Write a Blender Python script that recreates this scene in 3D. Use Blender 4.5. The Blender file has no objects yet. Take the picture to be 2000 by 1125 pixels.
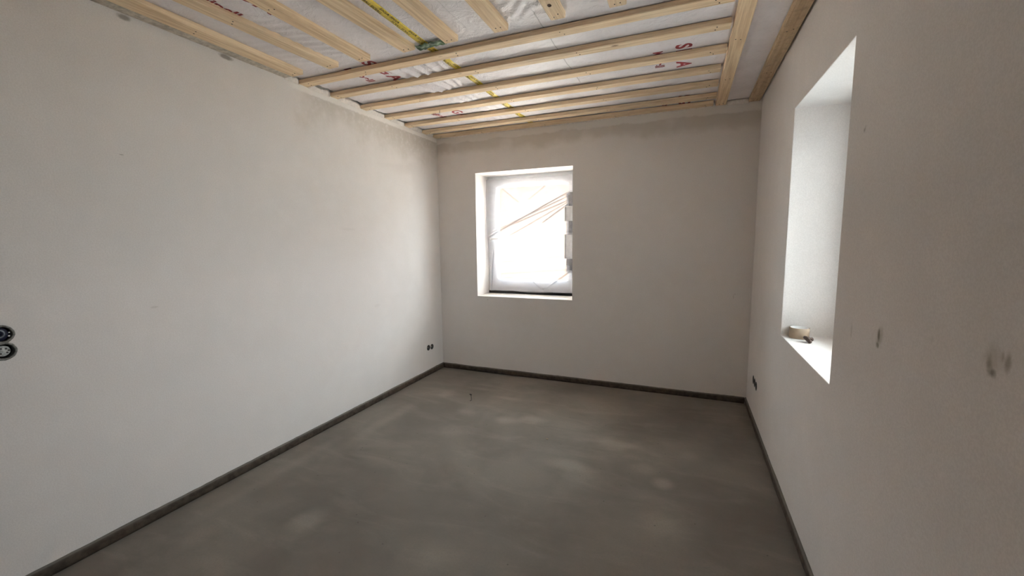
import bpy, bmesh, math, random
import numpy as np
from mathutils import Matrix, Vector, noise

random.seed(7)
rng = np.random.default_rng(11)
scene = bpy.context.scene
col = scene.collection

# ------------------------------------------------------------------ camera
PITCH, YAW, ROLL = -0.1135, -0.3917, -0.0109
FPX = 818.55
cam_d = bpy.data.cameras.new('camera')
cam_d.sensor_width = 36.0
cam_d.lens = FPX / 2000 * 36.0
cam_d.clip_start = 0.02
cam = bpy.data.objects.new('camera', cam_d)
col.objects.link(cam)
fw = Vector((math.sin(YAW) * math.cos(PITCH), math.cos(YAW) * math.cos(PITCH), math.sin(PITCH)))
rt = Vector((math.cos(YAW), -math.sin(YAW), 0))
up = rt.cross(fw)
r2 = rt * math.cos(ROLL) + up * math.sin(ROLL)
u2 = up * math.cos(ROLL) - rt * math.sin(ROLL)
M = Matrix((r2, u2, -fw)).transposed().to_4x4()
M.translation = (2.4933, -3.9756, 1.4189)
cam.matrix_world = M
scene.camera = cam

# ------------------------------------------------------------------ dims
W = 3.019          # room width
H = 2.50           # underside of the battens
HF = 2.532         # vapour barrier
REAR = -5.60
TH = 0.42
BX0, BX1, BZ0, BZ1 = 0.452, 1.4855, 0.8305, 2.1123      # back window opening
RY0, RY1, RZ0, RZ1 = -1.186, -2.082, 0.858, 2.114       # right window opening

# ------------------------------------------------------------------ world and light
world = bpy.data.worlds.new('world'); scene.world = world
world.use_nodes = True
wn = world.node_tree; wn.nodes.clear()
wo = wn.nodes.new('ShaderNodeOutputWorld'); bg = wn.nodes.new('ShaderNodeBackground')
tc = wn.nodes.new('ShaderNodeTexCoord'); sp = wn.nodes.new('ShaderNodeSeparateXYZ')
rp = wn.nodes.new('ShaderNodeValToRGB')
wn.links.new(tc.outputs['Generated'], sp.inputs[0]); wn.links.new(sp.outputs['Z'], rp.inputs[0])
rp.color_ramp.elements[0].position = 0.0; rp.color_ramp.elements[0].color = (0.90, 0.94, 0.97, 1)
rp.color_ramp.elements[1].position = 1.0; rp.color_ramp.elements[1].color = (0.78, 0.90, 1.0, 1)
wn.links.new(rp.outputs[0], bg.inputs['Color']); wn.links.new(bg.outputs[0], wo.inputs[0])
bg.inputs['Strength'].default_value = 11.0

sun_d = bpy.data.lights.new('sun', 'SUN'); sun_d.energy = 60.0; sun_d.angle = 0.01
sun_d.color = (1.0, 0.95, 0.90)
sun = bpy.data.objects.new('sun', sun_d); col.objects.link(sun)
sun.rotation_euler = Vector((0.58, 0.14, -0.62)).to_track_quat('-Z', 'Y').to_euler()
sun.location = (-4, -6, 9)

def portal(name, loc, rot, sx, sy):
    d = bpy.data.lights.new(name, 'AREA'); d.shape = 'RECTANGLE'; d.size = sx; d.size_y = sy
    d.energy = 1.0; d.cycles.is_portal = True
    o = bpy.data.objects.new(name, d); col.objects.link(o); o.location = loc; o.rotation_euler = rot
portal('portal_back', ((BX0 + BX1) / 2, TH + .02, (BZ0 + BZ1) / 2), (math.radians(-90), 0, 0), BX1 - BX0, BZ1 - BZ0)
portal('portal_right', (W + TH + .02, (RY0 + RY1) / 2, (RZ0 + RZ1) / 2), (math.radians(90), 0, math.radians(90)), RY0 - RY1, RZ1 - RZ0)

vs = scene.view_settings
vs.view_transform = 'Standard'; vs.look = 'None'; vs.gamma = 1.0; vs.use_curve_mapping = False
vs.exposure = 1.13
cy = scene.cycles
cy.use_denoising = True
cy.max_bounces = 14; cy.diffuse_bounces = 10; cy.glossy_bounces = 3
cy.transmission_bounces = 8; cy.transparent_max_bounces = 12
cy.caustics_reflective = False; cy.caustics_refractive = False
cy.sample_clamp_indirect = 10

# ------------------------------------------------------------------ node helpers
class NT:
    def __init__(s, name):
        s.m = bpy.data.materials.new(name); s.m.use_nodes = True
        s.t = s.m.node_tree; s.t.nodes.clear()
        s.out = s.t.nodes.new('ShaderNodeOutputMaterial')
        s._oc = None
    def n(s, k, **kw):
        x = s.t.nodes.new('ShaderNode' + k)
        for a, b in kw.items(): setattr(x, a, b)
        return x
    def l(s, a, b): s.t.links.new(a, b)
    def put(s, sock, v):
        if isinstance(v, bpy.types.NodeSocket): s.l(v, sock)
        else: sock.default_value = v
    @property
    def oc(s):
        if s._oc is None: s._oc = s.n('TexCoord').outputs['Object']
        return s._oc
    def xyz(s, v=None):
        x = s.n('SeparateXYZ'); s.put(x.inputs[0], v or s.oc); return x.outputs
    def math(s, op, a, b=0.0, c=0.0, clamp=False):
        x = s.n('Math', operation=op); x.use_clamp = clamp
        s.put(x.inputs[0], a); s.put(x.inputs[1], b); s.put(x.inputs[2], c); return x.outputs[0]
    def noise(s, scale, detail=3, rough=.5, vec=None, dist=0, stretch=None):
        v = vec or s.oc
        if stretch:
            mp = s.n('Mapping'); s.put(mp.inputs[0], v); mp.inputs['Scale'].default_value = stretch; v = mp.outputs[0]
        x = s.n('TexNoise'); s.put(x.inputs['Vector'], v); x.inputs['Scale'].default_value = scale
        x.inputs['Detail'].default_value = detail; x.inputs['Roughness'].default_value = rough
        x.inputs['Distortion'].default_value = dist
        return x.outputs['Fac']
    def ss(s, v, a, b):     # smoothstep a..b -> 0..1
        x = s.n('MapRange', interpolation_type='SMOOTHSTEP'); s.put(x.inputs['Value'], v)
        x.inputs['From Min'].default_value = a; x.inputs['From Max'].default_value = b
        return x.outputs['Result']
    def mix(s, f, a, b, blend='MIX'):
        x = s.n('Mix', data_type='RGBA', blend_type=blend)
        s.put(x.inputs[0], f)
        for sock, v in ((x.inputs[6], a), (x.inputs[7], b)):
            s.put(sock, v if isinstance(v, bpy.types.NodeSocket) else (*v, 1))
        return x.outputs[2]
    def bump(s, h, strength=.3, dist=.01, normal=None):
        x = s.n('Bump'); s.put(x.inputs['Height'], h); x.inputs['Strength'].default_value = strength
        x.inputs['Distance'].default_value = dist
        if normal: s.l(normal, x.inputs['Normal'])
        return x.outputs[0]
    def bsdf(s, color, rough=.8, normal=None, spec=.3, metal=0.0, **kw):
        p = s.n('BsdfPrincipled'); s.put(p.inputs['Base Color'], color if isinstance(color, bpy.types.NodeSocket) else (*color, 1))
        s.put(p.inputs['Roughness'], rough); p.inputs['Specular IOR Level'].default_value = spec
        p.inputs['Metallic'].default_value = metal
        if normal: s.l(normal, p.inputs['Normal'])
        for k, v in kw.items(): s.put(p.inputs[k], v)
        s.l(p.outputs[0], s.out.inputs[0]); return s.m
    def blob(s, a, b, ca, cb, ra, rb, soft=.5, wob=None, wamt=.5):
        """soft ellipse in two coordinates, edge pushed by a noise"""
        da = s.math('DIVIDE', s.math('SUBTRACT', a, ca), ra)
        db = s.math('DIVIDE', s.math('SUBTRACT', b, cb), rb)
        d = s.math('SQRT', s.math('ADD', s.math('MULTIPLY', da, da), s.math('MULTIPLY', db, db)))
        if wob is not None: d = s.math('ADD', d, s.math('MULTIPLY', s.math('SUBTRACT', wob, .5), wamt * 2))
        return s.ss(d, 1.0, 1.0 - soft)

PLASTER = (0.805, 0.770, 0.748)
def plaster(name, kind):
    t = NT(name)
    X, Y, Z = t.xyz()
    big = t.noise(1.3, 3, .55); mid = t.noise(7, 4, .6)
    fine = t.noise(190, 2, .7); grain = t.noise(520, 2, .7)
    c = t.mix(t.ss(big, .3, .7), (PLASTER[0] * .975, PLASTER[1] * .97, PLASTER[2] * .965), PLASTER)
    c = t.mix(t.ss(mid, .35, .75), c, (PLASTER[0] * 1.02, PLASTER[1] * 1.02, PLASTER[2] * 1.02))
    c = t.mix(t.math('MULTIPLY', t.ss(fine, .35, .65), .42), c, (.66, .625, .60))
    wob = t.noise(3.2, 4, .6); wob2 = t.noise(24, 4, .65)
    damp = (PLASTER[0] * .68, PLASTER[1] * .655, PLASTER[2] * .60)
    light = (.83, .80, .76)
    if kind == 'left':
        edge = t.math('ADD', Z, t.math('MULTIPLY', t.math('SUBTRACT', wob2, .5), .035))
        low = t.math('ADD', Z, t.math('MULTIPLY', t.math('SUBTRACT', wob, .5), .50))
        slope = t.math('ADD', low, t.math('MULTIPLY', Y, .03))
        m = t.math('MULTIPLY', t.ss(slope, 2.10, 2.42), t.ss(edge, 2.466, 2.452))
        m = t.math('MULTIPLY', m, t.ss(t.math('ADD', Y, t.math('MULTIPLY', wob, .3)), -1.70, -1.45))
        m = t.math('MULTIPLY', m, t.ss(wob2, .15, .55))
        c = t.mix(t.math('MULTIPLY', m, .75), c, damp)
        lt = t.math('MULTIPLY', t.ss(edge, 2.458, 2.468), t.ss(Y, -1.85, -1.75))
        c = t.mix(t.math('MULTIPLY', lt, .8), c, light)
        # light cove where the plasterer closed the corner
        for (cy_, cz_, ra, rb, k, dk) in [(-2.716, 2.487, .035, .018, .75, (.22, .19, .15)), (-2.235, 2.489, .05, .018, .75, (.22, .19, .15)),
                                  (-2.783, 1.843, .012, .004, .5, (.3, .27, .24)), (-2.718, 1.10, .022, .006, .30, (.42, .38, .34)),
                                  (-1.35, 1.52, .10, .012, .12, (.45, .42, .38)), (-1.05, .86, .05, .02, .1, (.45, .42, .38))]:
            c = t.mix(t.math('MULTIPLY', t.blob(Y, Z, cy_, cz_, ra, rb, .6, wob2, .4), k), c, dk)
    elif kind == 'back':
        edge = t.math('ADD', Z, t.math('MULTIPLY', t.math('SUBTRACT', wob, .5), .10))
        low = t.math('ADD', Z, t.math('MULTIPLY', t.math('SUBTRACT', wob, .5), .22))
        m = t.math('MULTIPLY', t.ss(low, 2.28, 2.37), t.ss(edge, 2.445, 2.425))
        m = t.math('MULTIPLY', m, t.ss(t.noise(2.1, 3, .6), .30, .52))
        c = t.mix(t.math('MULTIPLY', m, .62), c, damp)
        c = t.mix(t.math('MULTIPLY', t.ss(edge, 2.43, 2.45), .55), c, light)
        for (a, b, ra, rb, k) in [(0.57, .795, .010, .008, .4), (2.895, .945, .014, .004, .35), (2.885, .92, .004, .025, .3)]:
            c = t.mix(t.math('MULTIPLY', t.blob(X, Z, a, b, ra, rb, .6, wob2, .3), k), c, (.3, .26, .22))
    elif kind == 'right':
        for (a, b, ra, rb, k, dk) in [(-2.481, 1.128, .026, .036, .55, (.40, .37, .30)), (-2.474, 1.133, .010, .022, .8, (.16, .14, .10)),
                                  (-2.472, 1.104, .012, .010, .65, (.2, .18, .13)),
                                  (-2.262, 1.10, .010, .030, .30, (.42, .38, .33)),
                                  (-2.955, 1.195, .030, .036, .35, (.36, .32, .25)), (-2.945, 1.180, .010, .022, .6, (.18, .15, .10)),
                                  (-2.955, 1.168, .014, .010, .7, (.13, .11, .07)),
                                  (-2.992, 1.200, .010, .024, .6, (.2, .16, .11)), (-2.978, 1.205, .006, .012, .5, (.3, .25, .2)),
                                  (-2.233, 1.762, .011, .010, .55, (.22, .19, .17)), (-2.241, 1.768, .006, .012, .3, (.25, .22, .2)),
                                  (-2.75, 1.185, .012, .010, .15, (.45, .42, .38))]:
            c = t.mix(t.math('MULTIPLY', t.blob(Y, Z, a, b, ra * 1.15, rb * 1.15, .9, wob2, .7), k), c, dk)
    h = t.math('ADD', t.math('MULTIPLY', grain, .5), t.math('MULTIPLY', mid, 1.2))
    return t.bsdf(c, .92, t.bump(h, .25, .004), spec=.15)

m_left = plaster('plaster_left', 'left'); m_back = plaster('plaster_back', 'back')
m_right = plaster('plaster_right', 'right'); m_plain = plaster('plaster_plain', 'plain')

def screed():
    t = NT('screed')
    X, Y, Z = t.xyz()
    base = (.240, .212, .182); light = (.385, .345, .298); dark = (.172, .150, .127)
    cl = t.noise(1.5, 4, .55, dist=.4); cl2 = t.noise(4.2, 4, .6, dist=.5); fine = t.noise(85, 3, .7); grit = t.noise(330, 2, .7)
    streak = t.noise(2.0, 5, .6, stretch=(1.0, 3.2, 1), dist=.8)
    c = t.mix(t.ss(cl, .32, .68), dark, base)
    c = t.mix(t.math('MULTIPLY', t.ss(streak, .45, .75), .22), c, light)
    c = t.mix(t.math('MULTIPLY', t.ss(cl2, .52, .8), .35), c, dark)
    wob = t.noise(3.5, 4, .6)
    for (a, b, ra, rb, k) in [(1.207, -1.05, .17, .10, .5), (1.43, -.97, .16, .10, .5), (1.709, -.66, .16, .07, .2),
                              (2.05, -1.15, .17, .13, .5), (2.20, -1.13, .12, .06, .35), (1.86, -1.53, .20, .10, .45),
                              (2.30, -1.40, .12, .10, .3), (2.42, -1.52, .08, .09, .5), (2.56, -1.12, .10, .10, .22),
                              (.75, -2.54, .12, .16, .45), (.335, -2.83, .10, .14, .22), (.74, -1.93, .30, .10, .18),
                              (.33, -1.40, .10, .55, .28), (.47, -.73, .12, .14, .3), (.85, -1.02, .14, .10, .32),
                              (.724, -.49, .25, .06, .25), (1.48, -2.48, .18, .15, .3), (2.45, -1.9, .16, .16, .3),
                              (1.05, -.62, .2, .05, .25), (.20, -2.2, .08, .7, .2)]:
        c = t.mix(t.math('MULTIPLY', t.blob(X, Y, a, b, ra, rb, .95, wob, .55), k), c, light)
    for (a, b, ra, rb, k) in [(2.75, -.8, .35, .5, .5), (2.7, -1.7, .2, .3, .35), (.98, -1.65, .28, .22, .35), (1.75, -.22, .9, .16, .5),
                              (.62, -1.45, .16, .35, .35), (1.2, -2.3, .35, .3, .3), (.25, -.35, .2, .2, .3), (2.1, -1.85, .3, .2, .3), (1.63, -1.25, .16, .1, .3)]:
        c = t.mix(t.math('MULTIPLY', t.blob(X, Y, a, b, ra, rb, .95, wob, .6), k), c, dark)
    c = t.mix(t.math('MULTIPLY', t.ss(fine, .3, .75), .22), c, (.16, .14, .12))
    spk = t.n('TexVoronoi'); t.put(spk.inputs['Vector'], t.oc); spk.inputs['Scale'].default_value = 11
    c = t.mix(t.math('MULTIPLY', t.ss(spk.outputs['Distance'], .06, .03), .55), c, (.07, .06, .05))
    h = t.math('ADD', t.math('MULTIPLY', grit, .5), cl2)
    return t.bsdf(c, .9, t.bump(h, .35, .004), spec=.2)
m_floor = screed()

def pine(name, c0, c1, c2, dirt=0.0):
    t = NT(name)
    oi = t.n('ObjectInfo').outputs['Random']
    off = t.n('CombineXYZ'); t.l(t.math('MULTIPLY', oi, 37.0), off.inputs[0]); t.l(t.math('MULTIPLY', oi, 11.0), off.inputs[1])
    va = t.n('VectorMath', operation='ADD'); t.l(t.oc, va.inputs[0]); t.l(off.outputs[0], va.inputs[1]); v = va.outputs[0]
    g = t.noise(30, 5, .6, vec=v, stretch=(.07, 1.6, 1.6), dist=.5)
    g2 = t.noise(90, 3, .6, vec=v, stretch=(.05, 1.5, 1.5))
    bigv = t.noise(2.2, 3, .5, vec=v)
    c = t.mix(t.ss(g, .36, .62), c0, c1)
    c = t.mix(t.math('MULTIPLY', t.ss(g2, .45, .7), .5), c, c2)
    c = t.mix(t.math('MULTIPLY', t.ss(bigv, .35, .7), .35), c, (c1[0] * 1.02, c1[1] * .92, c1[2] * .82))
    vo = t.n('TexVoronoi'); mp = t.n('Mapping'); t.l(v, mp.inputs[0]); mp.inputs['Scale'].default_value = (1, 2.4, 2.4)
    t.l(mp.outputs[0], vo.inputs['Vector']); vo.inputs['Scale'].default_value = 2.6
    kn = t.ss(vo.outputs['Distance'], .075, .03)
    c = t.mix(t.math('MULTIPLY', kn, .8), c, (.20, .11, .06))
    tint = t.mix(oi, (.93, .93, .93), (1.0, .97, .93)); c = t.mix(1.0, c, tint, 'MULTIPLY')
    if dirt:
        d = t.noise(26, 5, .7, vec=v); c = t.mix(t.math('MULTIPLY', t.ss(d, .45, .7), dirt), c, (.30, .23, .16))
    return t.bsdf(c, .72, t.bump(g2, .25, .002), spec=.25)
m_wood = pine('pine', (.73, .56, .37), (.91, .75, .54), (.54, .37, .23))
m_wood2 = pine('pine_dirty', (.50, .38, .25), (.62, .49, .34), (.36, .25, .16), .55)

def film_mat():
    t = NT('vapour_film')
    n1 = t.noise(9, 5, .6, dist=.8); n2 = t.noise(45, 4, .6, dist=.6); n3 = t.noise(3.0, 3, .6)
    c = t.mix(t.ss(n3, .3, .7), (.79, .745, .755), (.87, .83, .85))
    c = t.mix(t.math('MULTIPLY', t.ss(n2, .5, .75), .3), c, (.66, .62, .64))
    cr = t.ss(t.math('ABSOLUTE', t.math('SUBTRACT', n1, .5)), .10, 0.0)
    h = t.math('ADD', t.math('MULTIPLY', cr, .8), t.math('MULTIPLY', n2, .6))
    fib = t.noise(260, 2, .6)
    h = t.math('ADD', h, t.math('MULTIPLY', fib, .12))
    X, Y, Z = t.xyz()
    for (xl, ya, yb, k) in ((1.772, -1.95, -.86, .45), (1.40, -3.6, -1.86, .2)):
        ln = t.ss(t.math('ABSOLUTE', t.math('SUBTRACT', t.math('ADD', X, t.math('MULTIPLY', n3, .02)), xl)), .0045, .0015)
        ln = t.math('MULTIPLY', ln, t.math('MULTIPLY', t.ss(Y, ya, ya + .05), t.ss(Y, yb, yb - .05)))
        c = t.mix(t.math('MULTIPLY', ln, k), c, (.25, .23, .24))
    vo = t.n('TexVoronoi'); t.l(t.oc, vo.inputs['Vector']); vo.inputs['Scale'].default_value = 34
    c = t.mix(t.math('MULTIPLY', t.ss(vo.outputs['Distance'], .10, .05), t.math('MULTIPLY', t.ss(n3, .45, .65), .55)), c, (.28, .22, .2))
    return t.bsdf(c, .50, t.bump(h, .34, .006), spec=.4)
m_film = film_mat()

def plain(name, c, rough=.7, spec=.3, metal=0., var=.12, scale=30, bump=.15):
    t = NT(name); n = t.noise(scale, 4, .6)
    cc = t.mix(t.ss(n, .3, .7), tuple(x * (1 - var) for x in c), tuple(min(1, x * (1 + var)) for x in c))
    return t.bsdf(cc, rough, t.bump(n, bump, .002), spec=spec, metal=metal)
m_red = plain('red_print', (.34, .035, .045), .5, .4, var=.25, scale=60)
m_yellow = plain('yellow_tape', (.80, .60, .05), .4, .5, var=.12, scale=25)
m_black = plain('black_print', (.045, .035, .02), .5)
m_green = plain('green_tape', (.07, .135, .06), .45, .5, var=.45, scale=22, bump=.6)
m_upvc = plain('white_upvc', (.80, .81, .83), .3, .5, var=.02)
m_seal = plain('black_seal', (.012, .011, .012), .6, var=.3)
m_greyseal = plain('grey_gap', (.20, .19, .19), .6, var=.25, scale=18)
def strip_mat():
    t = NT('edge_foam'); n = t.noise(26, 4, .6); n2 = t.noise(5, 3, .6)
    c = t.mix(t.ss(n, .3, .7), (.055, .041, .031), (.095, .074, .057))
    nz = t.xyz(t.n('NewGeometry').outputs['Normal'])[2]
    top_lit = t.math('MULTIPLY', t.ss(nz, .15, .8), t.math('ADD', .45, t.math('MULTIPLY', n2, .5)))
    c = t.mix(top_lit, c, (.22, .20, .175))  # upward faces painted paler: light on the strip's top put into the colour
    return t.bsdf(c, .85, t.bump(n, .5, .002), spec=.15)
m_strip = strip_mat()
m_nail = plain('nail_steel', (.05, .04, .035), .5, .4, .3)
m_fillet = plain('fresh_mortar', (.76, .71, .66), .95, .1, var=.08, scale=55, bump=.6)
m_mask = plain('masking_tape', (.70, .70, .72), .6, var=.06)
m_navy = plain('navy_cap', (.012, .014, .035), .35, .5)
m_cup = plain('socket_plastic', (.05, .048, .045), .5, .4, var=.4, scale=120)
m_cuprim = plain('dusty_rim', (.23, .22, .20), .8, .2, var=.35, scale=90, bump=.6)
m_metal = plain('socket_metal', (.30, .29, .27), .45, .5, .6, var=.3, scale=80)
m_kraft = plain('kraft_tape', (.37, .28, .20), .7, .3, var=.07, scale=50)
m_core = plain('white_core', (.86, .86, .86), .7, .2, var=.03)
m_brown = plain('brown_fitting', (.085, .055, .045), .35, .5, .4, var=.3)
m_peach = plain('peach_render', (.070, .045, .032), .9, .1, var=.05, scale=2)
m_paving = plain('pale_paving', (.66, .60, .54), .9, .1, var=.12, scale=6)
m_outer = plain('outer_render', (.75, .73, .70), .9, .1)
m_copper = plain('wire_copper', (.35, .12, .05), .4, .5, .7)
m_frost = plain('dark_wire', (.03, .028, .026), .5)

def glass_mat():
    t = NT('clear_glass')
    tr = t.n('BsdfTransparent'); tr.inputs[0].default_value = (.96, .98, .97, 1)
    gl = t.n('BsdfGlossy'); gl.inputs['Roughness'].default_value = .02
    lw = t.n('LayerWeight'); lw.inputs[0].default_value = .5
    fr = t.math('ADD', .04, t.math('MULTIPLY', t.math('POWER', lw.outputs['Facing'], 5.0), .9), clamp=True)
    mx = t.n('MixShader'); t.l(fr, mx.inputs[0]); t.l(tr.outputs[0], mx.inputs[1]); t.l(gl.outputs[0], mx.inputs[2])
    t.l(mx.outputs[0], t.out.inputs[0]); return t.m
m_glass = glass_mat()
def sheet_mat():
    t = NT('polythene_sheet')
    n = t.noise(7, 4, .6, dist=1.0, stretch=(1, 1, 2.2)); bmp = t.bump(n, .5, .01)
    at = t.n('Attribute'); at.attribute_name = 'fold'; fold = at.outputs['Fac']
    tr = t.n('BsdfTransparent'); t.l(t.mix(fold, (.90, .90, .91), (.06, .06, .065)), tr.inputs[0])
    tl = t.n('BsdfTranslucent'); t.l(t.mix(fold, (.80, .80, .83), (.08, .08, .09)), tl.inputs[0]); t.l(bmp, tl.inputs['Normal'])
    df = t.n('BsdfPrincipled'); df.inputs['Base Color'].default_value = (.80, .80, .84, 1); df.inputs['Roughness'].default_value = .3
    t.l(bmp, df.inputs['Normal'])
    m1 = t.n('MixShader'); t.put(m1.inputs[0], t.math('ADD', .02, t.math('MULTIPLY', n, .10))); t.l(tr.outputs[0], m1.inputs[1]); t.l(tl.outputs[0], m1.inputs[2])
    m2 = t.n('MixShader'); m2.inputs[0].default_value = .36; t.l(m1.outputs[0], m2.inputs[1]); t.l(df.outputs[0], m2.inputs[2])
    t.l(m2.outputs[0], t.out.inputs[0]); return t.m
m_sheet = sheet_mat()

# ------------------------------------------------------------------ mesh helpers
def link(name, me, mat, parent=None, smooth=False, **props):
    o = bpy.data.objects.new(name, me)
    if mat and not me.materials: me.materials.append(mat)
    col.objects.link(o)
    if parent: o.parent = parent
    if smooth:
        me.polygons.foreach_set('use_smooth', [True] * len(me.polygons))
    for k, v in props.items(): o[k] = v
    return o
def pyd(name, verts, faces):
    me = bpy.data.meshes.new(name); me.from_pydata([tuple(map(float, v)) for v in verts], [], faces); me.update(); return me
def bm_done(name, bm, mat, parent=None, smooth=False, **props):
    bmesh.ops.recalc_face_normals(bm, faces=bm.faces)
    me = bpy.data.meshes.new(name); bm.to_mesh(me); bm.free()
    return link(name, me, mat, parent, smooth, **props)
def bm_box(bm, a, b, bevel=0):
    r = bmesh.ops.create_cube(bm, size=1)
    s = [abs(b[i] - a[i]) for i in range(3)]; c = [(a[i] + b[i]) / 2 for i in range(3)]
    for v in r['verts']:
        v.co = Vector((v.co.x * s[0] + c[0], v.co.y * s[1] + c[1], v.co.z * s[2] + c[2]))
    if bevel:
        es = list({e for v in r['verts'] for e in v.link_edges})
        bmesh.ops.bevel(bm, geom=es, offset=bevel, segments=2, affect='EDGES', profile=.6)
def box(name, a, b, mat, parent=None, bevel=0, **props):
    bm = bmesh.new(); bm_box(bm, a, b, bevel); return bm_done(name, bm, mat, parent, **props)
def empty(name, loc, **props):
    o = bpy.data.objects.new(name, None); col.objects.link(o); o.location = loc; o.empty_display_size = .1
    for k, v in props.items(): o[k] = v
    return o
def tube_bm(bm, pts, r, seg=8):
    pts = [Vector(p) for p in pts]; rings = []
    for i, p in enumerate(pts):
        d = (pts[min(i + 1, len(pts) - 1)] - pts[max(i - 1, 0)]).normalized()
        a = d.orthogonal().normalized() if i == 0 else (rings_a - d * rings_a.dot(d)).normalized()
        rings_a = a; b = d.cross(a); rr = r[i] if isinstance(r, (list, tuple)) else r
        rings.append([bm.verts.new(p + (a * math.cos(2 * math.pi * k / seg) + b * math.sin(2 * math.pi * k / seg)) * rr) for k in range(seg)])
    for A, B in zip(rings, rings[1:]):
        for k in range(seg): bm.faces.new((A[k], A[(k + 1) % seg], B[(k + 1) % seg], B[k]))
    bm.faces.new(rings[0][::-1]); bm.faces.new(rings[-1])
def lathe_bm(bm, prof, seg=32, closed=True):
    """prof: list of (r, z), revolved about Z"""
    rings = [[bm.verts.new((r * math.cos(2 * math.pi * k / seg), r * math.sin(2 * math.pi * k / seg), z)) for k in range(seg)] for r, z in prof]
    pairs = list(zip(rings, rings[1:])) + ([(rings[-1], rings[0])] if closed else [])
    for A, B in pairs:
        for k in range(seg): bm.faces.new((A[k], A[(k + 1) % seg], B[(k + 1) % seg], B[k]))
    return rings

# ------------------------------------------------------------------ room shell
def wall_with_hole(name, mat, to3, u0, u1, v0, v1, holes, thick):
    """to3(u, v, d): u along, v up, d into the wall. holes list of (u0,u1,v0,v1)"""
    us = sorted({u0, u1, *[h[0] for h in holes], *[h[1] for h in holes]})
    vs_ = sorted({v0, v1, *[h[2] for h in holes], *[h[3] for h in holes]})
    V, F, idx = [], [], {}
    def vid(u, v, d):
        k = (u, v, d)
        if k not in idx: idx[k] = len(V); V.append(to3(u, v, d))
        return idx[k]
    inh = lambda uc, vc: any(h[0] < uc < h[1] and h[2] < vc < h[3] for h in holes)
    for i in range(len(us) - 1):
        for j in range(len(vs_) - 1):
            if inh((us[i] + us[i + 1]) / 2, (vs_[j] + vs_[j + 1]) / 2): continue
            for d in (0, thick):
                F.append([vid(us[i], vs_[j], d), vid(us[i + 1], vs_[j], d), vid(us[i + 1], vs_[j + 1], d), vid(us[i], vs_[j + 1], d)])
    def side(ua, va, ub, vb): F.append([vid(ua, va, 0), vid(ub, vb, 0), vid(ub, vb, thick), vid(ua, va, thick)])
    for h in holes:
        cu = [u for u in us if h[0] <= u <= h[1]]; cv = [v for v in vs_ if h[2] <= v <= h[3]]
        for a, b in zip(cu, cu[1:]): side(a, h[2], b, h[2]); side(a, h[3], b, h[3])
        for a, b in zip(cv, cv[1:]): side(h[0], a, h[0], b); side(h[1], a, h[1], b)
    for a, b in zip(us, us[1:]): side(a, v0, b, v0); side(a, v1, b, v1)
    for a, b in zip(vs_, vs_[1:]): side(u0, a, u0, b); side(u1, a, u1, b)
    me = pyd(name, V, F); bm = bmesh.new(); bm.from_mesh(me); bmesh.ops.recalc_face_normals(bm, faces=bm.faces); bm.to_mesh(me); bm.free()
    o = link(name, me, mat, kind='structure')
    bv = o.modifiers.new('bevel', 'BEVEL'); bv.width = .003; bv.segments = 2; bv.limit_method = 'ANGLE'; bv.angle_limit = 1.0
    return o
ZT = 2.56
w_back = wall_with_hole('wall_back', m_back, lambda u, v, d: (u, d, v), -TH, W + TH, -.15, ZT, [(BX0, BX1, BZ0, BZ1)], TH)
w_right = wall_with_hole('wall_right', m_right, lambda u, v, d: (W + d, u, v), REAR, 0.0, -.15, ZT,
                         [(RY1, RY0, RZ0, RZ1)], TH)
w_left = wall_with_hole('wall_left', m_left, lambda u, v, d: (-d, u, v), REAR, 0.0, -.15, ZT, [], TH)
w_rear = box('wall_rear', (-TH, REAR - TH, -.15), (W + TH, REAR, ZT), m_plain, kind='structure')
floor = box('floor', (0, REAR, -.15), (W, 0, 0), m_floor, kind='structure')
ceil = box('ceiling', (-TH, REAR - TH, ZT), (W + TH, TH, ZT + .3), m_outer, kind='structure')

# round holes for the flush socket boxes
LEFT_SOCK = [(-3.241, 1.070, .033), (-3.241, 1.001, .033), (-.285, .291, .030), (-.219, .287, .030)]
RIGHT_SOCK = [(-.325, .315, .034), (-.396, .313, .034), (-.470, .310, .034)]
def cut(wall, spots, x, sgn):
    bm = bmesh.new()
    for (y, z, r) in spots:
        m = Matrix.Translation((x + sgn * .024, y, z)) @ Matrix.Rotation(math.pi / 2, 4, 'Y')
        bmesh.ops.create_cone(bm, cap_ends=True, segments=32, radius1=r, radius2=r, depth=.056, matrix=m)
    me = bpy.data.meshes.new('cutter'); bm.to_mesh(me); bm.free()
    c = bpy.data.objects.new('cutter', me); col.objects.link(c)
    md = wall.modifiers.new('cut', 'BOOLEAN'); md.object = c; md.operation = 'DIFFERENCE'; md.solver = 'EXACT'; md.use_self = True
    dg = bpy.context.evaluated_depsgraph_get(); ev = wall.evaluated_get(dg)
    nm = bpy.data.meshes.new_from_object(ev); wall.modifiers.clear(); wall.data = nm
    bpy.data.objects.remove(c)
cut(w_left, LEFT_SOCK, 0, -1); cut(w_right, RIGHT_SOCK, W, 1)

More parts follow.
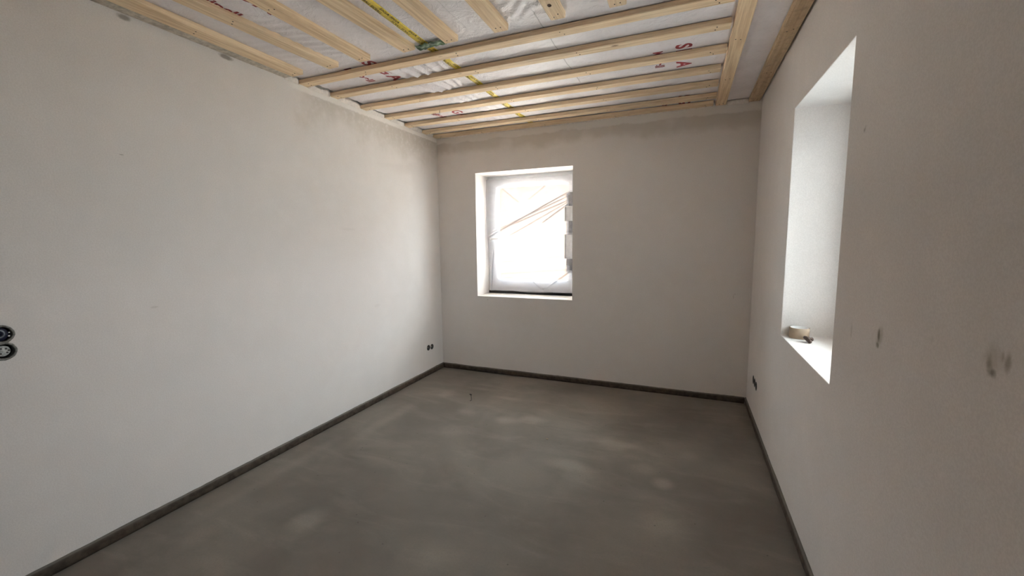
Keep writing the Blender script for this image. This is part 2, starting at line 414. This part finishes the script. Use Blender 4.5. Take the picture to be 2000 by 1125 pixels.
# floor edge insulation strips
def strip(name, p0, p1, nrm, h=.054, th=.013):
    p0, p1, nrm = Vector(p0), Vector(p1), Vector(nrm); L = (p1 - p0).length; n = int(L / .03)
    V, F = [], []
    for i in range(n + 1):
        p = p0.lerp(p1, i / n)
        a = noise.noise(Vector((i * .12, p0.x * 3, p0.y))) ; b = noise.noise(Vector((i * .9, 5, p0.x)))
        t_ = th + .003 * a + .001 * b; hh = h + .004 * a + .0022 * b
        for (d, z) in ((0.0005, 0), (t_ - .003, 0), (t_ + .001, hh * .25), (t_, hh - .007), (t_ * .55, hh), (.0005, hh + .001)):
            q = p + nrm * d; V.append((q.x, q.y, z))
    for i in range(n):
        for k in range(5): F.append((i * 6 + k, i * 6 + k + 1, i * 6 + 7 + k, i * 6 + 6 + k))
    F.append(tuple(range(6))); F.append(tuple(range(n * 6 + 5, n * 6 - 1, -1)))
    me = pyd(name, V, F); bm = bmesh.new(); bm.from_mesh(me); bmesh.ops.recalc_face_normals(bm, faces=bm.faces); bm.to_mesh(me); bm.free()
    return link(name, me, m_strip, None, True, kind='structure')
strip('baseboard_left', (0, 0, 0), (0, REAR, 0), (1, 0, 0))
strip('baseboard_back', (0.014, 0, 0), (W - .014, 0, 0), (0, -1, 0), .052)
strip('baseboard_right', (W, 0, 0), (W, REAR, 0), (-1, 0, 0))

# ------------------------------------------------------------------ vapour barrier film
XB = [-1.738, -1.462, -1.148, -.850, -.563, -.278, -.078]     # near edges of the cross battens
def ridge(x, c, w): return np.exp(-((x - c) / w) ** 2)
def vnoise(x, y, s, seed):
    """smooth value noise"""
    r = np.random.default_rng(seed); g = r.random((64, 64))
    X = x * s + 7.3; Y = y * s + 31.7
    xi = np.floor(X).astype(int); yi = np.floor(Y).astype(int); fx = X - xi; fy = Y - yi
    fx = fx * fx * (3 - 2 * fx); fy = fy * fy * (3 - 2 * fy)
    G = lambda a, b: g[a % 64, b % 64]
    return (G(xi, yi) * (1 - fx) + G(xi + 1, yi) * fx) * (1 - fy) + (G(xi, yi + 1) * (1 - fx) + G(xi + 1, yi + 1) * fx) * fy - .5
def film_z(x, y):
    x = np.asarray(x, float); y = np.asarray(y, float)
    # bay factor: 0 at a batten, 1 in the middle of a bay
    bay = np.zeros_like(x + y)
    edges = XB
    for a, b in zip(edges, edges[1:]):
        a2 = a + .072
        t = np.clip((y - a2) / (b - a2), 0, 1); m = (y > a2) & (y < b)
        bay = np.where(m, np.sin(np.pi * t) ** .8, bay)
    bay = np.where(y < -1.86, .6, bay)
    bay = np.where((y >= -1.86) & (y < -1.738), .25, bay)
    bay = np.where(x > 2.63, .35, bay)
    z = .010 * vnoise(x, y, 3.0, 1) + .006 * vnoise(x, y, 9, 2) + .003 * vnoise(x + .3 * y, y, 28, 3)
    z = (z - .004) * bay
    # hanging folds left of the yellow tape, in the first three bays
    def folds(cx, amp, y0, y1, skew):
        m = np.clip((y - y0) / .04, 0, 1) * np.clip((y1 - y) / .03, 0, 1)
        s = 0
        for k, (dx, w, a) in enumerate([(-.17, .020, .7), (-.07, .015, 1.0), (0.03, .014, .8), (.12, .018, .5), (.20, .014, .3)]):
            s = s - a * amp * ridge(x, cx + dx + skew * (y - y0) * (1 - .3 * k), w)
        return s * m
    z = z + folds(.83, .024, -1.67, -1.45, .25) + folds(.78, .025, -1.40, -1.15, .55) + folds(.78, .018, -1.10, -.86, .6)
    z = z + folds(.95, .010, -.80, -.57, .5) + folds(.80, .012, -.51, -.28, .4)
    # parallel creases at the left end of the near field
    m = ridge(x, .40, .20) * np.clip((-y - 1.87) / .05, 0, 1) * np.clip((y + 2.45) / .2, 0, 1)
    z = z + m * .0035 * np.sin((y - .25 * x) * 95)
    m = ridge(x, 1.73, .14) * np.clip((-y - 1.85) / .05, 0, 1)
    z = z + m * .004 * np.sin((y + .35 * x) * 70 + 3 * np.sin(x * 22))
    # seam in the right-hand bay
    z = z - .003 * ridge(y + .06 * (x - 2.8), -.95, .008) * (x > 2.77)
    # the film bellies down in front of the first cross batten
    z = z - .004 * ridge(y, -1.775, .035)
    z = z + (.0035 * vnoise(x, y * .6, 5, 21) + .0015) * (y > -1.8) * (x < 2.66)
    return HF + z
nx, ny = 400, 700
xs = np.linspace(.0, W, nx); ys = np.linspace(REAR, -.002, ny)
GX, GY = np.meshgrid(xs, ys)
GZ = film_z(GX, GY)
# torn, curled edge along the left and the back wall
GX2 = GX.copy()
rag = .030 + .018 * vnoise(GY * 1.0, GY * 0 + 3, 22, 9) + .012 * vnoise(GY, GY * 0 + 1, 70, 5)
wgt = np.clip(1 - GX / .15, 0, 1)
GX2 = GX + rag * wgt
co = np.stack([GX2, GY, GZ], -1).reshape(-1, 3)
ii = (np.arange(ny - 1)[:, None] * nx + np.arange(nx - 1)[None, :]).ravel()
quads = np.stack([ii, ii + nx, ii + nx + 1, ii + 1], -1)
me = bpy.data.meshes.new('vapour_barrier')
me.vertices.add(len(co)); me.vertices.foreach_set('co', co.ravel())
me.loops.add(quads.size); me.loops.foreach_set('vertex_index', quads.ravel().astype(np.int32))
me.polygons.add(len(quads)); me.polygons.foreach_set('loop_start', (np.arange(len(quads)) * 4).astype(np.int32))
me.polygons.foreach_set('loop_total', np.full(len(quads), 4, np.int32)); me.update(calc_edges=True)
film = link('vapour_barrier', me, m_film, None, True,
            label='wrinkled grey-white vapour barrier foil stretched above the ceiling battens', category='foil')

def text_on_film(name, body, x0, y0, size, mat, parent, dz=.0012, width=1.0, step=.012, lab=None, bold=.03, space=1.0):
    """letters read along +y, their tops point to +x, seen from below"""
    cu = bpy.data.curves.new(name, 'FONT'); cu.body = body; cu.size = size; cu.space_character = space; cu.offset = size * bold
    ob = bpy.data.objects.new('tmp', cu); col.objects.link(ob)
    dg = bpy.context.evaluated_depsgraph_get(); m2 = bpy.data.meshes.new_from_object(ob.evaluated_get(dg))
    bpy.data.objects.remove(ob)
    bm = bmesh.new(); bm.from_mesh(m2)
    xsv = [v.co.x for v in bm.verts]; ysv = [v.co.y for v in bm.verts]
    for ax, lo, hi in ((0, min(xsv), max(xsv)), (1, min(ysv), max(ysv))):
        p = lo + step
        while p < hi:
            no = (1, 0, 0) if ax == 0 else (0, 1, 0); cc = (p, 0, 0) if ax == 0 else (0, p, 0)
            bmesh.ops.bisect_plane(bm, geom=bm.verts[:] + bm.edges[:] + bm.faces[:], plane_co=cc, plane_no=no); p += step
    for v in bm.verts:
        X = x0 + v.co.y; Y = y0 + v.co.x * width
        v.co = Vector((X, Y, float(film_z(X, Y)) - dz))
    o = bm_done(name, bm, mat, parent)
    # the face normals must look down
    if lab: o['label'] = lab
    return o
for (xb, xs_, y0s) in [(.583, .405, (-2.735, -1.785, -.835)), (2.405, 2.275, (-2.18, -1.23, -.28))]:
    for y0 in y0s:
        text_on_film('lettering', 'SIGA', xb, y0, .122, m_red, film, width=1.1, space=1.25, lab='large red printed letters')
        text_on_film('lettering', 'Majpell', xs_, y0 + .04, .078, m_red, film, width=1.12, lab='small red printed letters')

# yellow tape with print, under the film
def ribbon(name, x0, x1, y0, y1, mat, dz, parent=None, nseg=120, wob=0, lift=None, **props):
    V, F = [], []
    nu = 5
    for i in range(nseg + 1):
        y = y0 + (y1 - y0) * i / nseg
        w = wob * noise.noise(Vector((y * 4, x0, 0)))
        for k in range(nu):
            x = x0 + (x1 - x0) * k / (nu - 1) + w
            V.append((x, y, float(film_z(x, y)) - dz - (lift(x, y) if lift else 0)))
    for i in range(nseg):
        for k in range(nu - 1):
            a = i * nu + k; F.append((a, a + 1, a + nu + 1, a + nu))
    o = link(name, pyd(name, V, F), mat, parent, True, **props)
    sd = o.modifiers.new('s', 'SOLIDIFY'); sd.thickness = .0004
    return o
tape = ribbon('adhesive_tape', 1.068, 1.116, -4.2, -.004, m_yellow, .0016, nseg=420, wob=.006,
              label='long yellow printed tape stuck along the foil seam above the battens', category='tape')
y = -3.3; k = 0
while y < -.10:
    text_on_film('tape_print', 'SICRALL' if k % 2 else 'SIGA', 1.074 if k % 2 else 1.097, y, .0215, m_black, tape, dz=.0032, width=.95 if k % 2 else 1.5, step=.02, bold=.015)
    text_on_film('tape_print', 'SIGA' if k % 2 else 'SICRALL', 1.097 if k % 2 else 1.074, y + .035, .0215, m_black, tape, dz=.0032, width=1.5 if k % 2 else .95, step=.02, bold=.015)
    y += .115; k += 1

# crumpled green tape across the yellow one
V, F = [], []; nu, nv = 28, 9
for i in range(nu + 1):
    u = i / nu
    for j in range(nv + 1):
        v = j / nv
        x = 1.035 + .19 * u; y = -1.862 + .052 * v + .004 * math.sin(u * 9) + .010 * (.5 - u)
        zz = min(float(film_z(x, y)), HF - .006) - .006 - .006 * noise.noise(Vector((u * 7, v * 2, 2))) - .004 * abs(math.sin(u * 16 + v * 4)) - .003 * v
        if abs(u - .52) < .05: zz -= .003
        V.append((x, y, zz))
for i in range(nu):
    for j in range(nv): a = i * (nv + 1) + j; F.append((a, a + nv + 1, a + nv + 2, a + 1))
g = link('adhesive_tape', pyd('green_tape', V, F), m_green, None, True,
         label='short crumpled dark green tape patch crossing the yellow tape', category='tape')
g.modifiers.new('s', 'SOLIDIFY').thickness = .0006

# ------------------------------------------------------------------ battens
def batten(length, width, depth, seed):
    """local: x along, y width, z depth (0 at underside)"""
    n = max(8, int(length / .06)); V, F = [], []
    prof = [(.003, 0), (width - .003, 0), (width, .003), (width, depth), (0, depth), (0, .003)]
    for i in range(n + 1):
        x = length * i / n
        a = noise.noise(Vector((x * 1.1, seed, 0))) * .0035; b = noise.noise(Vector((x * 1.4, seed, 9))) * .0015
        for k, (py, pz) in enumerate(prof):
            r = noise.noise(Vector((x * 9, seed * 3 + k, 4))) * .0008
            V.append((x, py + a + r, pz + (b + r if k not in (3, 4) else 0)))
    for i in range(n):
        for k in range(6): F.append((i * 6 + k, i * 6 + (k + 1) % 6, i * 6 + 6 + (k + 1) % 6, i * 6 + 6 + k))
    F.append(tuple(range(5, -1, -1))); F.append(tuple(range(n * 6, n * 6 + 6)))
    me = pyd('batten', V, F); bm = bmesh.new(); bm.from_mesh(me); bmesh.ops.recalc_face_normals(bm, faces=bm.faces); bm.to_mesh(me); bm.free()
    return me
nail_bm = bmesh.new(); lathe_bm(nail_bm, [(.0001, -.0012), (.0028, -.0012), (.0036, -.0004), (.0036, .004), (.0001, .004)], 10, False)
nail_me = bpy.data.meshes.new('nail'); nail_bm.to_mesh(nail_me); nail_bm.free(); nail_me.materials.append(m_nail)
def nails(parent, spots):
    for (x, y) in spots:
        o = bpy.data.objects.new('nail', nail_me); col.objects.link(o); o.parent = parent; o.location = (x, y, -.0002)

ordinal = ['nearest the camera', 'second from the camera', 'third from the camera',
           'fourth from the camera', 'fifth from the camera', 'sixth from the camera', 'hard against the window wall']
for i, yb in enumerate(XB):
    L = 2.672 - .004 + (.006 * (i % 3 - 1))
    wd = .072 if i < 6 else .066
    me = batten(L, wd, (.0255, .0275)[i > 0], 10 + i)
    o = link('ceiling_batten', me, m_wood, None, False, category='batten', group='cross battens parallel to the window wall',
             label='pine cross batten parallel to window wall, ' + ordinal[i] if i < 6 else 'pine cross batten lying hard against the top of the window wall')
    o.location = (.004, yb, H + (.0 if i else 0)); 
    sp_ = []
    for xx in (.07, .55, 1.22, 1.86, 2.60):
        sp_ += [(xx + random.uniform(-.02, .02), wd * .3), (xx + random.uniform(-.02, .02), wd * .72)]
    nails(o, sp_)
# long battens and short near-field battens run along y: local x -> world +y, local y -> world -x
def ybatten(x1, y0, y1, width, seed, mat, label, group, skew=0, nl=True, z=H, depth=.030):
    me = batten(y1 - y0, width, depth, seed)
    o = link('ceiling_batten', me, mat, None, False, category='batten', label=label)
    if group: o['group'] = group
    o.rotation_euler = (0, 0, math.pi / 2 + skew); o.location = (x1, y0, z)
    if nl:
        L = y1 - y0; sp_ = []
        for xx in ([L - .035, L - .62, L - 1.24, L - 1.86]):
            if xx > .03: sp_ += [(xx + random.uniform(-.012, .012), width * .33), (xx + random.uniform(-.012, .012), width * .66)]
        nails(o, sp_)
    return o
ybatten(2.762, REAR + .01, -.004, .078, 31, m_wood, 'long pale pine batten running past the right ends of the cross battens', None)
ybatten(W - .014, REAR + .01, -.004, .080, 32, m_wood2, 'long brownish dirt-stained batten running along the right wall', None)
NE = -1.845
near = [(.165, .095, 0, 'short-field batten lying along the top of the left wall'),
        (.465, .085, .05, 'near-field pine batten, second from the left wall'),
        (.712, .080, .0, 'near-field pine batten, third from the left wall, brown flank showing'),
        (1.035, .085, .06, 'near-field streaky pine batten just left of the yellow tape'),
        (1.312, .082, .0, 'near-field pine batten just right of the yellow tape'),
        (1.609, .080, .0, 'near-field pine batten, second right of the yellow tape'),
        (1.912, .075, .0, 'near-field pine batten with a dark round knot near its end'),
        (2.204, .078, .0, 'near-field pine batten short before the long right-hand one'),
        (2.50, .078, .0, 'near-field batten next to the long right-hand batten')]
obs = []
for i, (x1, wd, sk, lab) in enumerate(near):
    ln = -1.845 if i != 3 else -1.850
    o = ybatten(x1, REAR + .01, ln, wd, 50 + i, m_wood, lab, 'near-field battens at right angles to the window wall')
    obs.append(o)
    if sk:   # slightly out of parallel: turn about the far end
        L = ln - REAR - .01; a = sk * .75
        a = {1: .055, 3: .055}[i]
        o.rotation_euler.z = math.pi / 2 - a
        o.location.x = x1 + 0 - 0 + math.sin(-a) * L * 1.0 * 1
        o.location.x = x1 - math.sin(a) * L * -1 if False else x1 - math.sin(a) * L
        o.location.y = ln - math.cos(a) * L
# knot in the seventh
bm = bmesh.new(); lathe_bm(bm, [(.0001, -.0008), (.008, -.0010), (.011, -.0002), (.011, .002), (.0001, .002)], 16, False)
kn = bm_done('knot', bm, plain('knot_wood', (.07, .03, .015), .6), obs[6], label='dark round knot'); kn.location = (-1.845 - REAR - .01 - .135, .040, 0); kn.scale = (1.2, .9, 1)
# plaster-smeared levelling strip beside the left wall batten
box('levelling_strip', (.003, REAR + .01, H + .001), (.066, -1.85, H + .024), plain('smeared_strip', (.55, .49, .42), .9, .1, var=.25, scale=35, bump=.6), None, .003,
    label='thin plaster-smeared strip packed between left wall and first batten', category='strip')

# ------------------------------------------------------------------ ragged mortar fillet under the film at the left wall and corner
def fillet(p0, p1, nrm, parent, seed, base=.018):
    p0, p1, nrm = Vector(p0), Vector(p1), Vector(nrm); L = (p1 - p0).length; n = max(6, int(L / .008))
    V, F = [], []; K = 6
    for i in range(n + 1):
        p = p0.lerp(p1, i / n); s = i * .008
        env = min(1, 4 * min(i, n - i) / n + .3)
        w = (base + .014 * noise.noise(Vector((s * 22, seed, 0))) + .008 * noise.noise(Vector((s * 70, seed, 3)))) * env
        w = max(.004, w)
        for k in range(K):
            t_ = k / (K - 1)
            d = w * t_; z = H - .006 + (.026) * t_ ** 1.3 + .003 * noise.noise(Vector((s * 50, t_ * 3, seed)))
            q = p + nrm * (d + .0004); V.append((q.x, q.y, z))
        q = p + nrm * (w * .8); V.append((q.x, q.y, z + .007)); q = p + nrm * .0004; V.append((q.x, q.y, z + .008))
    K2 = K + 2
    for i in range(n):
        for k in range(K2 - 1): a = i * K2 + k; F.append((a, a + 1, a + K2 + 1, a + K2))
    F.append(tuple(range(K2 - 1, -1, -1))); F.append(tuple(range(n * K2, n * K2 + K2)))
    me = pyd('plaster_fillet', V, F); bm = bmesh.new(); bm.from_mesh(me); bmesh.ops.recalc_face_normals(bm, faces=bm.faces); bm.to_mesh(me); bm.free()
    return link('plaster_fillet', me, m_fillet, parent, True)
for i, (a, b) in enumerate(zip(XB, XB[1:])):
    wd = .072
    fillet((0, a + wd + .004, 0), (0, b - .004, 0), (1, 0, 0), w_left, 3 + i, .022 if i < 4 else .03)
fillet((0, -1.85, 0), (0, XB[0] - .002, 0), (1, 0, 0), w_left, 20, .02)
fillet((.02, 0, 0), (2.66, 0, 0), (0, -1, 0), w_back, 21, .012)
fillet((2.77, 0, 0), (2.93, 0, 0), (0, -1, 0), w_back, 22, .022)

# ------------------------------------------------------------------ back window
def frame_bm(u0, u1, v0, v1, w, d0, d1, to3, bv=.004, ws=None):
    """four mitre-less profiles; ws = (left,right,bottom,top) widths"""
    wl, wr, wb, wt = ws or (w, w, w, w)
    bm = bmesh.new()
    for (a, b, c, e) in ((u0, u0 + wl, v0, v1), (u1 - wr, u1, v0, v1), (u0 + wl, u1 - wr, v0, v0 + wb), (u0 + wl, u1 - wr, v1 - wt, v1)):
        p = to3(a, c, d0); q = to3(b, e, d1)
        bm_box(bm, [min(p[i], q[i]) for i in range(3)], [max(p[i], q[i]) for i in range(3)], bv)
    return bm
B3 = lambda u, v, d: (u, d, v)
w1 = empty('window_1', (BX0, .28, BZ0), kind='structure')
def keep(o, par):
    o.parent = par; o.matrix_parent_inverse = Matrix.Translation(par.location).inverted(); return o
keep(bm_done('frame', frame_bm(BX0 + .001, BX1 - .001, BZ0 + .028, BZ1 - .001, .06, .292, .36, B3), m_upvc), w1)
keep(bm_done('sash', frame_bm(BX0 + .045, BX1 - .045, BZ0 + .075, BZ1 - .045, .07, .275, .345, B3, ws=(.075, .075, .085, .075)), m_upvc), w1)
keep(box('pane', (BX0 + .115, .315, BZ0 + .15), (BX1 - .115, .321, BZ1 - .115), m_glass), w1)
keep(box('bottom_seal', (BX0 + .004, .280, BZ0 + .001), (BX1 - .004, .355, BZ0 + .029), m_seal), w1)
keep(box('side_seal', (1.352, .268, 1.075), (1.425, .276, 1.90), m_greyseal, None, .002), w1)
bm = bmesh.new(); bm_box(bm, (.492, .262, 1.40), (.518, .276, 1.47), .003); bm_box(bm, (.498, .232, 1.425), (.512, .265, 1.445), .003); bm_box(bm, (.497, .225, 1.428), (.600, .240, 1.444), .004)
keep(bm_done('handle', bm, m_upvc), w1)

# polythene sheet taped over the sash
nu, nv = 210, 270
V = np.zeros((nv + 1, nu + 1, 3)); FO = np.zeros((nv + 1, nu + 1))
for j in range(nv + 1):
    v = j / nv
    for i in range(nu + 1):
        u = i / nu
        xl = .462 + .012 * math.sin(v * 5 + 1) + .018 * (1 - v) ** 3
        xr = 1.372 - .012 * math.sin(v * 7)
        if v < .20 or v > .86: xr = 1.418
        elif v < .24 or v > .83: xr = 1.395
        x = xl + (xr - xl) * u
        zb = .862 + .006 * math.sin(u * 9); z = zb + (2.072 - zb) * v
        yy = .246 - .012 * math.sin(math.pi * u) * math.sin(math.pi * v)
        yy += .006 * noise.noise(Vector((x * 5, z * 3, 0))) + .003 * noise.noise(Vector((x * 13, z * 11, 4)))
        # tension folds fanned from the handle to the upper right
        for (xa, za, xb_, zb_, am, wd) in [(.50, 1.47, 1.37, 1.90, .010, .009), (.54, 1.52, 1.37, 1.86, .008, .008), (.60, 1.53, 1.37, 1.82, .007, .009), (.72, 1.47, 1.37, 1.80, .006, .008),
                                      (1.10, 1.60, 1.37, 1.78, .009, .008), (.65, 1.98, .85, 1.82, .004, .01), (.95, 1.85, 1.15, 2.0, .004, .012),
                                      (.62, 1.19, 1.37, 1.26, .003, .012), (.60, 1.06, 1.37, 1.12, .003, .014), (1.1, .88, 1.40, 1.10, .007, .010), (1.0, .98, 1.12, .88, .006, .01), (.5, .9, .53, 1.3, .006, .008)]:
            dx, dz_ = xb_ - xa, zb_ - za; L = math.hypot(dx, dz_)
            t_ = ((x - xa) * dx + (z - za) * dz_) / L / L; dd = ((x - xa) * -dz_ + (z - za) * dx) / L
            e = max(0, min(1, (t_ + .05) * 8)) * max(0, min(1, (1.05 - t_) * 8))
            if e > 0 and abs(dd) < wd * 3: yy -= am * e * math.exp(-(dd / wd) ** 2); FO[j, i] = max(FO[j, i], min(1, am * 110) * e * math.exp(-((dd + wd * .7) / (wd * .62)) ** 2))
        V[j, i] = (x, min(yy, .262), z)
ii = (np.arange(nv)[:, None] * (nu + 1) + np.arange(nu)[None, :]).ravel()
sheet = link('plastic_sheet', pyd('plastic_sheet', V.reshape(-1, 3), np.stack([ii, ii + 1, ii + nu + 2, ii + nu + 1], -1).tolist()), m_sheet, None, True,
             label='creased translucent plastic sheet taped over the back window', category='sheet')
fa = sheet.data.attributes.new('fold', 'FLOAT', 'POINT'); fa.data.foreach_set('value', FO.ravel())
for k, (za, zb, lab) in enumerate([(1.757, 1.607, 'upper pale masking tape strip holding the plastic sheet at the window right edge'),
                                   (1.470, 1.224, 'lower longer pale masking tape strip at the window right edge')]):
    V, F = [], []; n = 10
    for i in range(n + 1):
        z = za + (zb - za) * i / n
        for q, x in enumerate((1.345, 1.372, 1.399, 1.424)):
            V.append((x, .229 - .003 * noise.noise(Vector((x * 20, z * 15, k))) + .010 * q / 3, z))
    for i in range(n):
        for q in range(3): a = i * 4 + q; F.append((a, a + 1, a + 5, a + 4))
    o = link('masking_tape_strip', pyd('masking_tape_strip', V, F), m_mask, None, True, label=lab, category='tape', group='masking tape strips on the back window')
    o.modifiers.new('s', 'SOLIDIFY').thickness = .0004

# ------------------------------------------------------------------ right window
R3 = lambda u, v, d: (W + d, u, v)
for idx, (ya, yb) in enumerate(((RY1, RY0),)):
    wv = empty('window_%d' % (idx + 2), (W + .28, ya, RZ0), kind='structure')
    keep(bm_done('frame', frame_bm(ya + .001, yb - .001, RZ0 + .001, RZ1 - .001, .06, .30, .37, R3), m_upvc), wv)
    keep(bm_done('sash', frame_bm(ya + .045, yb - .045, RZ0 + .045, RZ1 - .045, .07, .285, .355, R3), m_upvc), wv)
    keep(box('pane', (W + .318, ya + .11, RZ0 + .11), (W + .324, yb - .11, RZ1 - .11), m_glass), wv)

# ------------------------------------------------------------------ roll of tape and fitting on the right sill
roll = empty('tape_roll', (3.098, -1.238, RZ0 + .0005), label='nearly used brown tape roll with white core standing on the right window sill', category='tape roll')
bm = bmesh.new(); lathe_bm(bm, [(.0435, 0), (.0475, .0008), (.0477, .058), (.0435, .0588)], 48); bm_done('tape', bm, m_kraft, roll, True)
bm = bmesh.new(); lathe_bm(bm, [(.041, .0004), (.0435, .0004), (.0435, .0592), (.041, .0592)], 48); bm_done('core', bm, m_core, roll, True, label='white cardboard core')
roll.rotation_euler = (0, 0, .3)

fit = empty('window_fitting', (3.112, -1.352, RZ0), label='small dark brown metal tee fitting lying on the sill before the tape roll', category='fitting')
bm = bmesh.new()
tube_bm(bm, [(-.013, .014, .026), (-.007, .008, .024), (.0, .0, .018), (.004, -.010, .0125), (.006, -.016, .0105)], [.008, .011, .0105, .009, .0100], 12)
bm_done('stem', bm, m_brown, fit, True)
bm = bmesh.new(); tube_bm(bm, [(-.008, .006, .024), (.008, .010, .022), (.020, .013, .018)], [.0085, .008, .0085], 12)
bm_done('arm', bm, m_brown, fit, True)
bm = bmesh.new()
bmesh.ops.create_uvsphere(bm, u_segments=16, v_segments=10, radius=.0098, matrix=Matrix.Translation((.007, -.017, .0102)))
bmesh.ops.create_uvsphere(bm, u_segments=16, v_segments=10, radius=.011, matrix=Matrix.Translation((.021, .0145, .017)))
bm_done('end_cap', bm, m_brown, fit, True)

# ------------------------------------------------------------------ flush socket boxes
def socket(x, y, z, r, sgn, label, group, style):
    """sgn +1: on the left wall facing +x, -1: on the right wall facing -x"""
    o = empty('socket_box', (x, y, z), label=label, category='socket box', group=group)
    o.rotation_euler = (0, sgn * math.pi / 2, 0)          # local z points into the room
    bm = bmesh.new()
    rr = r - .0008
    lathe_bm(bm, [(rr - .0022, .0006), (rr, .0006), (rr, -.046), (.0005, -.046), (.0005, -.044), (rr - .0022, -.044)], 32)
    bm_done('cup', bm, m_cup, o, True)
    if style in ('navy', 'plate'):
        bm = bmesh.new(); lathe_bm(bm, [(rr - .004, .0009), (r + .001, .0008), (r + .0035, .0002), (r + .003, -.0002 + .0001), (rr - .003, .0002)], 32)
        for v in bm.verts:
            q = 1 + .05 * noise.noise(Vector((v.co.x * 90, v.co.y * 90, z * 50))); v.co.x *= q; v.co.y *= q
        bm_done('rim', bm, m_cuprim, o, True, label='plaster-splashed grey rim')
    if style == 'navy':
        bm = bmesh.new(); lathe_bm(bm, [(.0005, -.002), (rr * .80, -.002), (rr * .86, -.006), (.0005, -.006)], 32)
        c = bm_done('cap', bm, m_navy, o, True, label='navy blue inner cap'); c.location = (0, -.007, 0)
        for (a, b, s) in ((.010 if sgn > 0 else -.01, .0195, .0034), (-.004, .021, .0028)):
            bm = bmesh.new(); bmesh.ops.create_uvsphere(bm, u_segments=10, v_segments=6, radius=s); c = bm_done('screw', bm, m_mask, o, True); c.location = (a, b, -.001); c.scale = (1, 1, .5)
    if style == 'plate':
        bm = bmesh.new(); lathe_bm(bm, [(.0005, -.012), (rr * .66, -.012), (rr * .66, -.015), (.0005, -.015)], 24)
        bm_done('insert', bm, m_metal, o, False, label='grey insert')
        for (a, b) in ((.008, .012), (-.008, .010), (.0, .017), (.010, -.006), (-.010, -.004)):
            bm = bmesh.new(); lathe_bm(bm, [(.0003, -.0105), (.0032, -.0105), (.0032, -.0125), (.0003, -.0125)], 12); c = bm_done('screw', bm, m_nail, o); c.location = (a, b, 0)
    if style == 'wire':
        for (a, b, c_) in ((.008, .006, m_metal), (-.006, .010, m_copper), (.002, -.010, m_metal)):
            bm = bmesh.new(); tube_bm(bm, [(a, b, -.044), (a * 1.5, b * .6, -.025), (a * .3, b * 1.7, -.010), (-a, b, -.014)], .0022, 6)
            bm_done('wire', bm, c_, o, True)
        bm = bmesh.new(); lathe_bm(bm, [(.0005, -.020), (.011, -.020), (.011, -.024), (.0005, -.024)], 16)
        c = bm_done('insert', bm, m_metal, o); c.location = (.004, .006, 0)
    return o
LB = ['upper near-left flush socket box with a navy cap', 'lower near-left flush socket box with plaster-splashed rim',
      'left box of the dark socket pair low in the far left corner', 'right box of the dark socket pair low in the far left corner']
for (s, lab, st) in zip(LEFT_SOCK, LB, ['navy', 'plate', 'wire', 'wire']):
    socket(0, s[0], s[1], s[2], 1, lab, 'socket boxes in the left wall', st)
RB = ['dark socket box low in the right wall, closest to the corner', 'dark socket box low in the right wall, middle of three', 'dark socket box low in the right wall, farthest from the corner']
for s, lab in zip(RIGHT_SOCK, RB):
    socket(W, s[0], s[1], s[2], -1, lab, 'socket boxes in the right wall', 'wire')

# plastered blanking plate at the left edge
cp = box('blanking_plate', (.0002, -3.275, 1.366), (.007, -3.1975, 1.399), m_plain, None, .0015,
         label='plaster-coloured double blanking plate high on the near left wall', category='plate')
box('lower_plate', (.0002, -3.275, 1.332), (.006, -3.199, 1.3645), m_plain, cp, .0015)

# wire stub sticking out of the screed
ws = empty('wire_stub', (.771, -.791, 0), label='thin dark wire stub with a small head sticking up from the screed', category='wire')
bm = bmesh.new(); tube_bm(bm, [(-.008, -.008, .001), (.002, -.002, .003), (.004, 0, .02), (.001, 0, .045), (-.001, 0, .056)], .0026, 8); bm_done('wire', bm, m_frost, ws, True)
bm = bmesh.new(); tube_bm(bm, [(-.012, -.004, .061), (-.002, 0, .058), (.006, .002, .052)], [.004, .006, .005], 8); bm_done('head', bm, m_frost, ws, True)
ws2 = box('screed_pip', (1.617, -1.245, 0), (1.631, -1.235, .005), m_kraft, None, .002, label='tiny tan mortar crumb on the pale floor patch', category='crumb')

# ------------------------------------------------------------------ outside
box('shading_eaves_1', (W + TH, REAR - TH, 2.62), (W + TH + 1.4, TH + 1.0, 2.80), m_outer, kind='structure')      # unseen eaves added to cut sky light on the right sill
box('shading_eaves_2', (-TH, TH, 2.62), (W + TH, TH + 1.0, 2.80), m_outer, kind='structure')                      # unseen eaves added to hold high sky off the back window
box('shading_wall', (W + TH + .02, -3.05, -.5), (W + TH + 2.6, -2.75, 2.6), plain('shading_wall_grey', (.34, .35, .36), .95, .1), kind='structure')  # unseen wall added to shade the far reveal of the right window
box('ground', (-30, -30, -.6), (30, 30, -.5), plain('bare_soil', (.27, .265, .255), .95, .1, var=.2, scale=3), kind='structure')
box('terrace', (-6, TH + .01, -.5), (W + TH, 8.6, -.42), m_paving, kind='structure')
nb = empty('neighbour_house', (0, 9, -.5), label='warm toned house faintly glimpsed through the plastic sheeted back window', category='house')
keep(box('wall', (-10, 9, -.5), (9, 13, 3.4), m_peach), nb)
bm = bmesh.new()
for (x0, x1) in ((-10.3, 9.3),):
    vs2 = [bm.verts.new(c) for c in ((x0, 8.7, 3.4), (x1, 8.7, 3.4), (x1, 13.3, 3.4), (x0, 13.3, 3.4), (x0, 11, 4.8), (x1, 11, 4.8))]
    for f in ((0, 1, 5, 4), (2, 3, 4, 5), (0, 4, 3), (1, 2, 5), (0, 3, 2, 1)): bm.faces.new([vs2[k] for k in f])
keep(bm_done('roof', bm, plain('roof_tile', (.55, .36, .28), .9)), nb)
